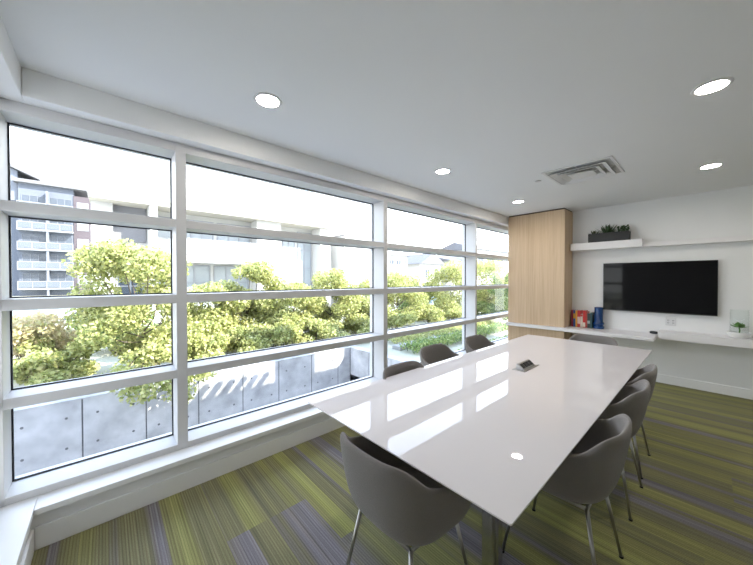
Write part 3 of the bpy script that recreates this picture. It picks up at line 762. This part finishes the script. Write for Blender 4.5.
ab = thing('apartment_building', 'distant blue grey apartment block with rows of white balconies at the far left', 'building', (0, 0, 0))
AX = -70.0
def apart(name, mat, *boxes):
    m = MB()
    for b in boxes: m.box(*b)
    return m.build(name, mat, ab)
apart('wall', M['grey_clad'], (AX - 12, -9.8, -1, AX, -3.9, 16.2), (AX - 12, -16, -1, AX - 1, -9.8, 14.0))
apart('roof', M['roof'], (AX - 12.5, -10.2, 16.2, AX + .8, -2.3, 16.7))
apart('side_bay', M['brick'], (AX - 12, -3.9, -1, AX + .1, -1.7, 15.2))
mm = MB(); mm.prism([(-16, 13.5), (-9.9, 13.5), (-9.9, 18.0), (-16, 21.0)], 'x', AX - 8, AX - .5); mm.build('stair_tower', M['pale_clad'], ab)
mm = MB(); mm.prism([(-16, 21.05), (-7.6, 17.0), (-7.6, 17.4), (-16, 21.6)], 'x', AX - 8.5, AX + .3); mm.build('tower_roof', M['roof'], ab)
for fl in range(5):
    z = .2 + fl * 3.0
    apart('balcony_slab', M['white_metal'], (AX, -9.8, z - .25, AX + 1.3, -3.9, z))
    for k in range(2): window_part(AX, -9.5 + k * 2.9, -6.95 + k * 2.9, z + .05, z + 2.3, ab, M['winpane_dark'], M['pale_clad'], nx=3)
    m = MB(); m.box(AX + 1.2, -9.8, z + .98, AX + 1.28, -3.9, z + 1.06)
    for k in range(5): m.box(AX + 1.2, -9.8 + k * 1.455, z, AX + 1.3, -9.72 + k * 1.455, z + 1.0)
    r = m.build('railing', M['white_metal'], ab); MB().box(AX + 1.22, -9.78, z + .1, AX + 1.25, -3.92, z + .95).build('rail_panel', M['rail_glass'], r)
    window_part(AX + .1, -3.5, -2.1, z + .4, z + 2.0, ab, M['winpane'], nx=3, nz=2, t=.14)
apart('dividing_wall', M['pale_clad'], (AX, -6.85, -1, AX + 1.2, -6.6, 15.2))

def house(X, y0, y1, z1, ridge, label, wins, gable):
    h = thing('house', label, 'house', (0, 0, 0))
    MB().box(X - 7, y0, -1, X, y1, z1).build('wall', M['stucco'], h)
    if gable: MB().prism([(y0 - .4, z1), (y1 + .4, z1), ((y0 + y1) / 2, ridge)], 'x', X - 7.2, X + .5).build('roof', M['roof'], h)
    else: MB().prism([(X - 7.4, z1), (X + .5, z1), (X - 3.4, ridge)], 'y', y0 - .4, y1 + .4).build('roof', M['roof'], h)
    for (a, b, c, d) in wins: window_part(X, a, b, c, d, h, M['winpane_dark'], nx=2, nz=1, t=.1)
    return h
house(-25, 24, 27.6, 4.35, 4.7, 'low white building with a strip of windows beyond the trees', ((24.3, 25.3, 3.2, 3.85), (25.6, 26.5, 3.2, 3.85), (26.8, 27.4, 3.2, 3.85)), False)
house(-25, 30.0, 34.6, 3.5, 5.0, 'white house with a grey gable roof beyond the trees', ((31, 32, 1.6, 2.9), (33, 34, 1.6, 2.9)), True)
house(-24, 35.6, 40.7, 4.1, 4.9, 'white house with a dark bay window right of the gable', ((36, 37.2, 2.0, 3.4), (38.3, 39.6, 2.0, 3.4)), False)
house(-24, 41.8, 54, 6.1, 7.4, 'pale house with a broad grey roof behind the narrow panes', ((42.6, 44.4, 3.0, 4.8), (46, 48, 3.0, 4.8), (49, 51, 3.0, 4.8)), False)

def car(x, y, rz, paint, label):
    t = thing('car', label, 'car', (x, y, -.985), rz, 'parked cars')
    MB().prism([(-2.1, .28), (2.1, .28), (2.15, .62), (1.9, .82), (1.0, .92), (.45, 1.40), (-1.15, 1.43), (-1.85, .98), (-1.85, .85)], 'y', -.85, .85, .05).build('body', paint, t)
    MB().prism([(.93, .94), (.42, 1.35), (-1.12, 1.38), (-1.66, 1.0)], 'y', -.862, .862).build('side_window', M['winpane_dark'], t)
    for sx in (-1.3, 1.3):
        for sy in (-.76, .76):
            m = MB(); tt_ = bmesh.new(); bmesh.ops.create_cone(tt_, cap_ends=True, segments=24, radius1=.32, radius2=.32, depth=.2)
            for q in tt_.verts: q.co = Matrix.Rotation(PI / 2, 3, 'X') @ q.co + Vector((sx, sy * 1.06, .32))
            m.merge(tt_); m.build('wheel', M['tyre'], t)
    return t
car(-17.5, 21.9, PI / 2, M['car_blue'], 'blue car parked behind the trees in the far window bay')
car(-16.6, .4, PI / 2, M['car_white'], 'white car parked behind the big leafy tree')

# ------------------------------------------------------------------ light
wd = bpy.data.worlds.new('sky'); bpy.context.scene.world = wd; wd.use_nodes = True
nt = wd.node_tree
bg = nt.nodes['Background']
tc = nt.nodes.new('ShaderNodeTexCoord'); sp = nt.nodes.new('ShaderNodeSeparateXYZ'); nt.links.new(tc.outputs['Generated'], sp.inputs[0])
cr = nt.nodes.new('ShaderNodeValToRGB')
cr.color_ramp.elements[0].position = 0.0; cr.color_ramp.elements[0].color = (0.97, 0.98, 1.0, 1)
cr.color_ramp.elements[1].position = 0.8; cr.color_ramp.elements[1].color = (0.52, 0.68, 1.0, 1)
nt.links.new(sp.outputs[2], cr.inputs[0]); nt.links.new(cr.outputs[0], bg.inputs[0])
bg.inputs[1].default_value = 3.6
sun = bpy.data.lights.new('sun', 'SUN'); sun.energy = 11.0; sun.angle = 0.0093; sun.color = (1.0, 0.95, 0.86)
so = bpy.data.objects.new('sun', sun); C.objects.link(so)
so.rotation_euler = Vector((1.0, .83, 1.0)).to_track_quat('Z', 'Y').to_euler(); so.location = (10, 8, 12)

# ------------------------------------------------------------------ camera
cam = bpy.data.cameras.new('camera'); cam.sensor_width = 36; cam.lens = 36 * 300.04 / 753; cam.clip_start = .02; cam.clip_end = 400
co = bpy.data.objects.new('camera', cam); C.objects.link(co)
yaw, tilt, roll = 0.8375, 0.0107, -0.0009
fwd = Vector((-math.sin(yaw) * math.cos(tilt), math.cos(yaw) * math.cos(tilt), -math.sin(tilt)))
r0 = Vector((math.cos(yaw), math.sin(yaw), 0)); u0 = r0.cross(fwd)
rt = r0 * math.cos(roll) + u0 * math.sin(roll); up = -r0 * math.sin(roll) + u0 * math.cos(roll)
mw = Matrix(((rt.x, up.x, -fwd.x, 0), (rt.y, up.y, -fwd.y, 0), (rt.z, up.z, -fwd.z, 1.5), (0, 0, 0, 1)))
co.matrix_world = mw
S = bpy.context.scene
S.camera = co
S.view_settings.view_transform = 'Standard'; S.view_settings.look = 'None'; S.view_settings.gamma = 1.0; S.view_settings.use_curve_mapping = False
S.view_settings.exposure = 0.65
S.cycles.max_bounces = 12; S.cycles.diffuse_bounces = 6; S.cycles.transparent_max_bounces = 16
S.cycles.use_denoising = True
S.cycles.sample_clamp_indirect = 8.0
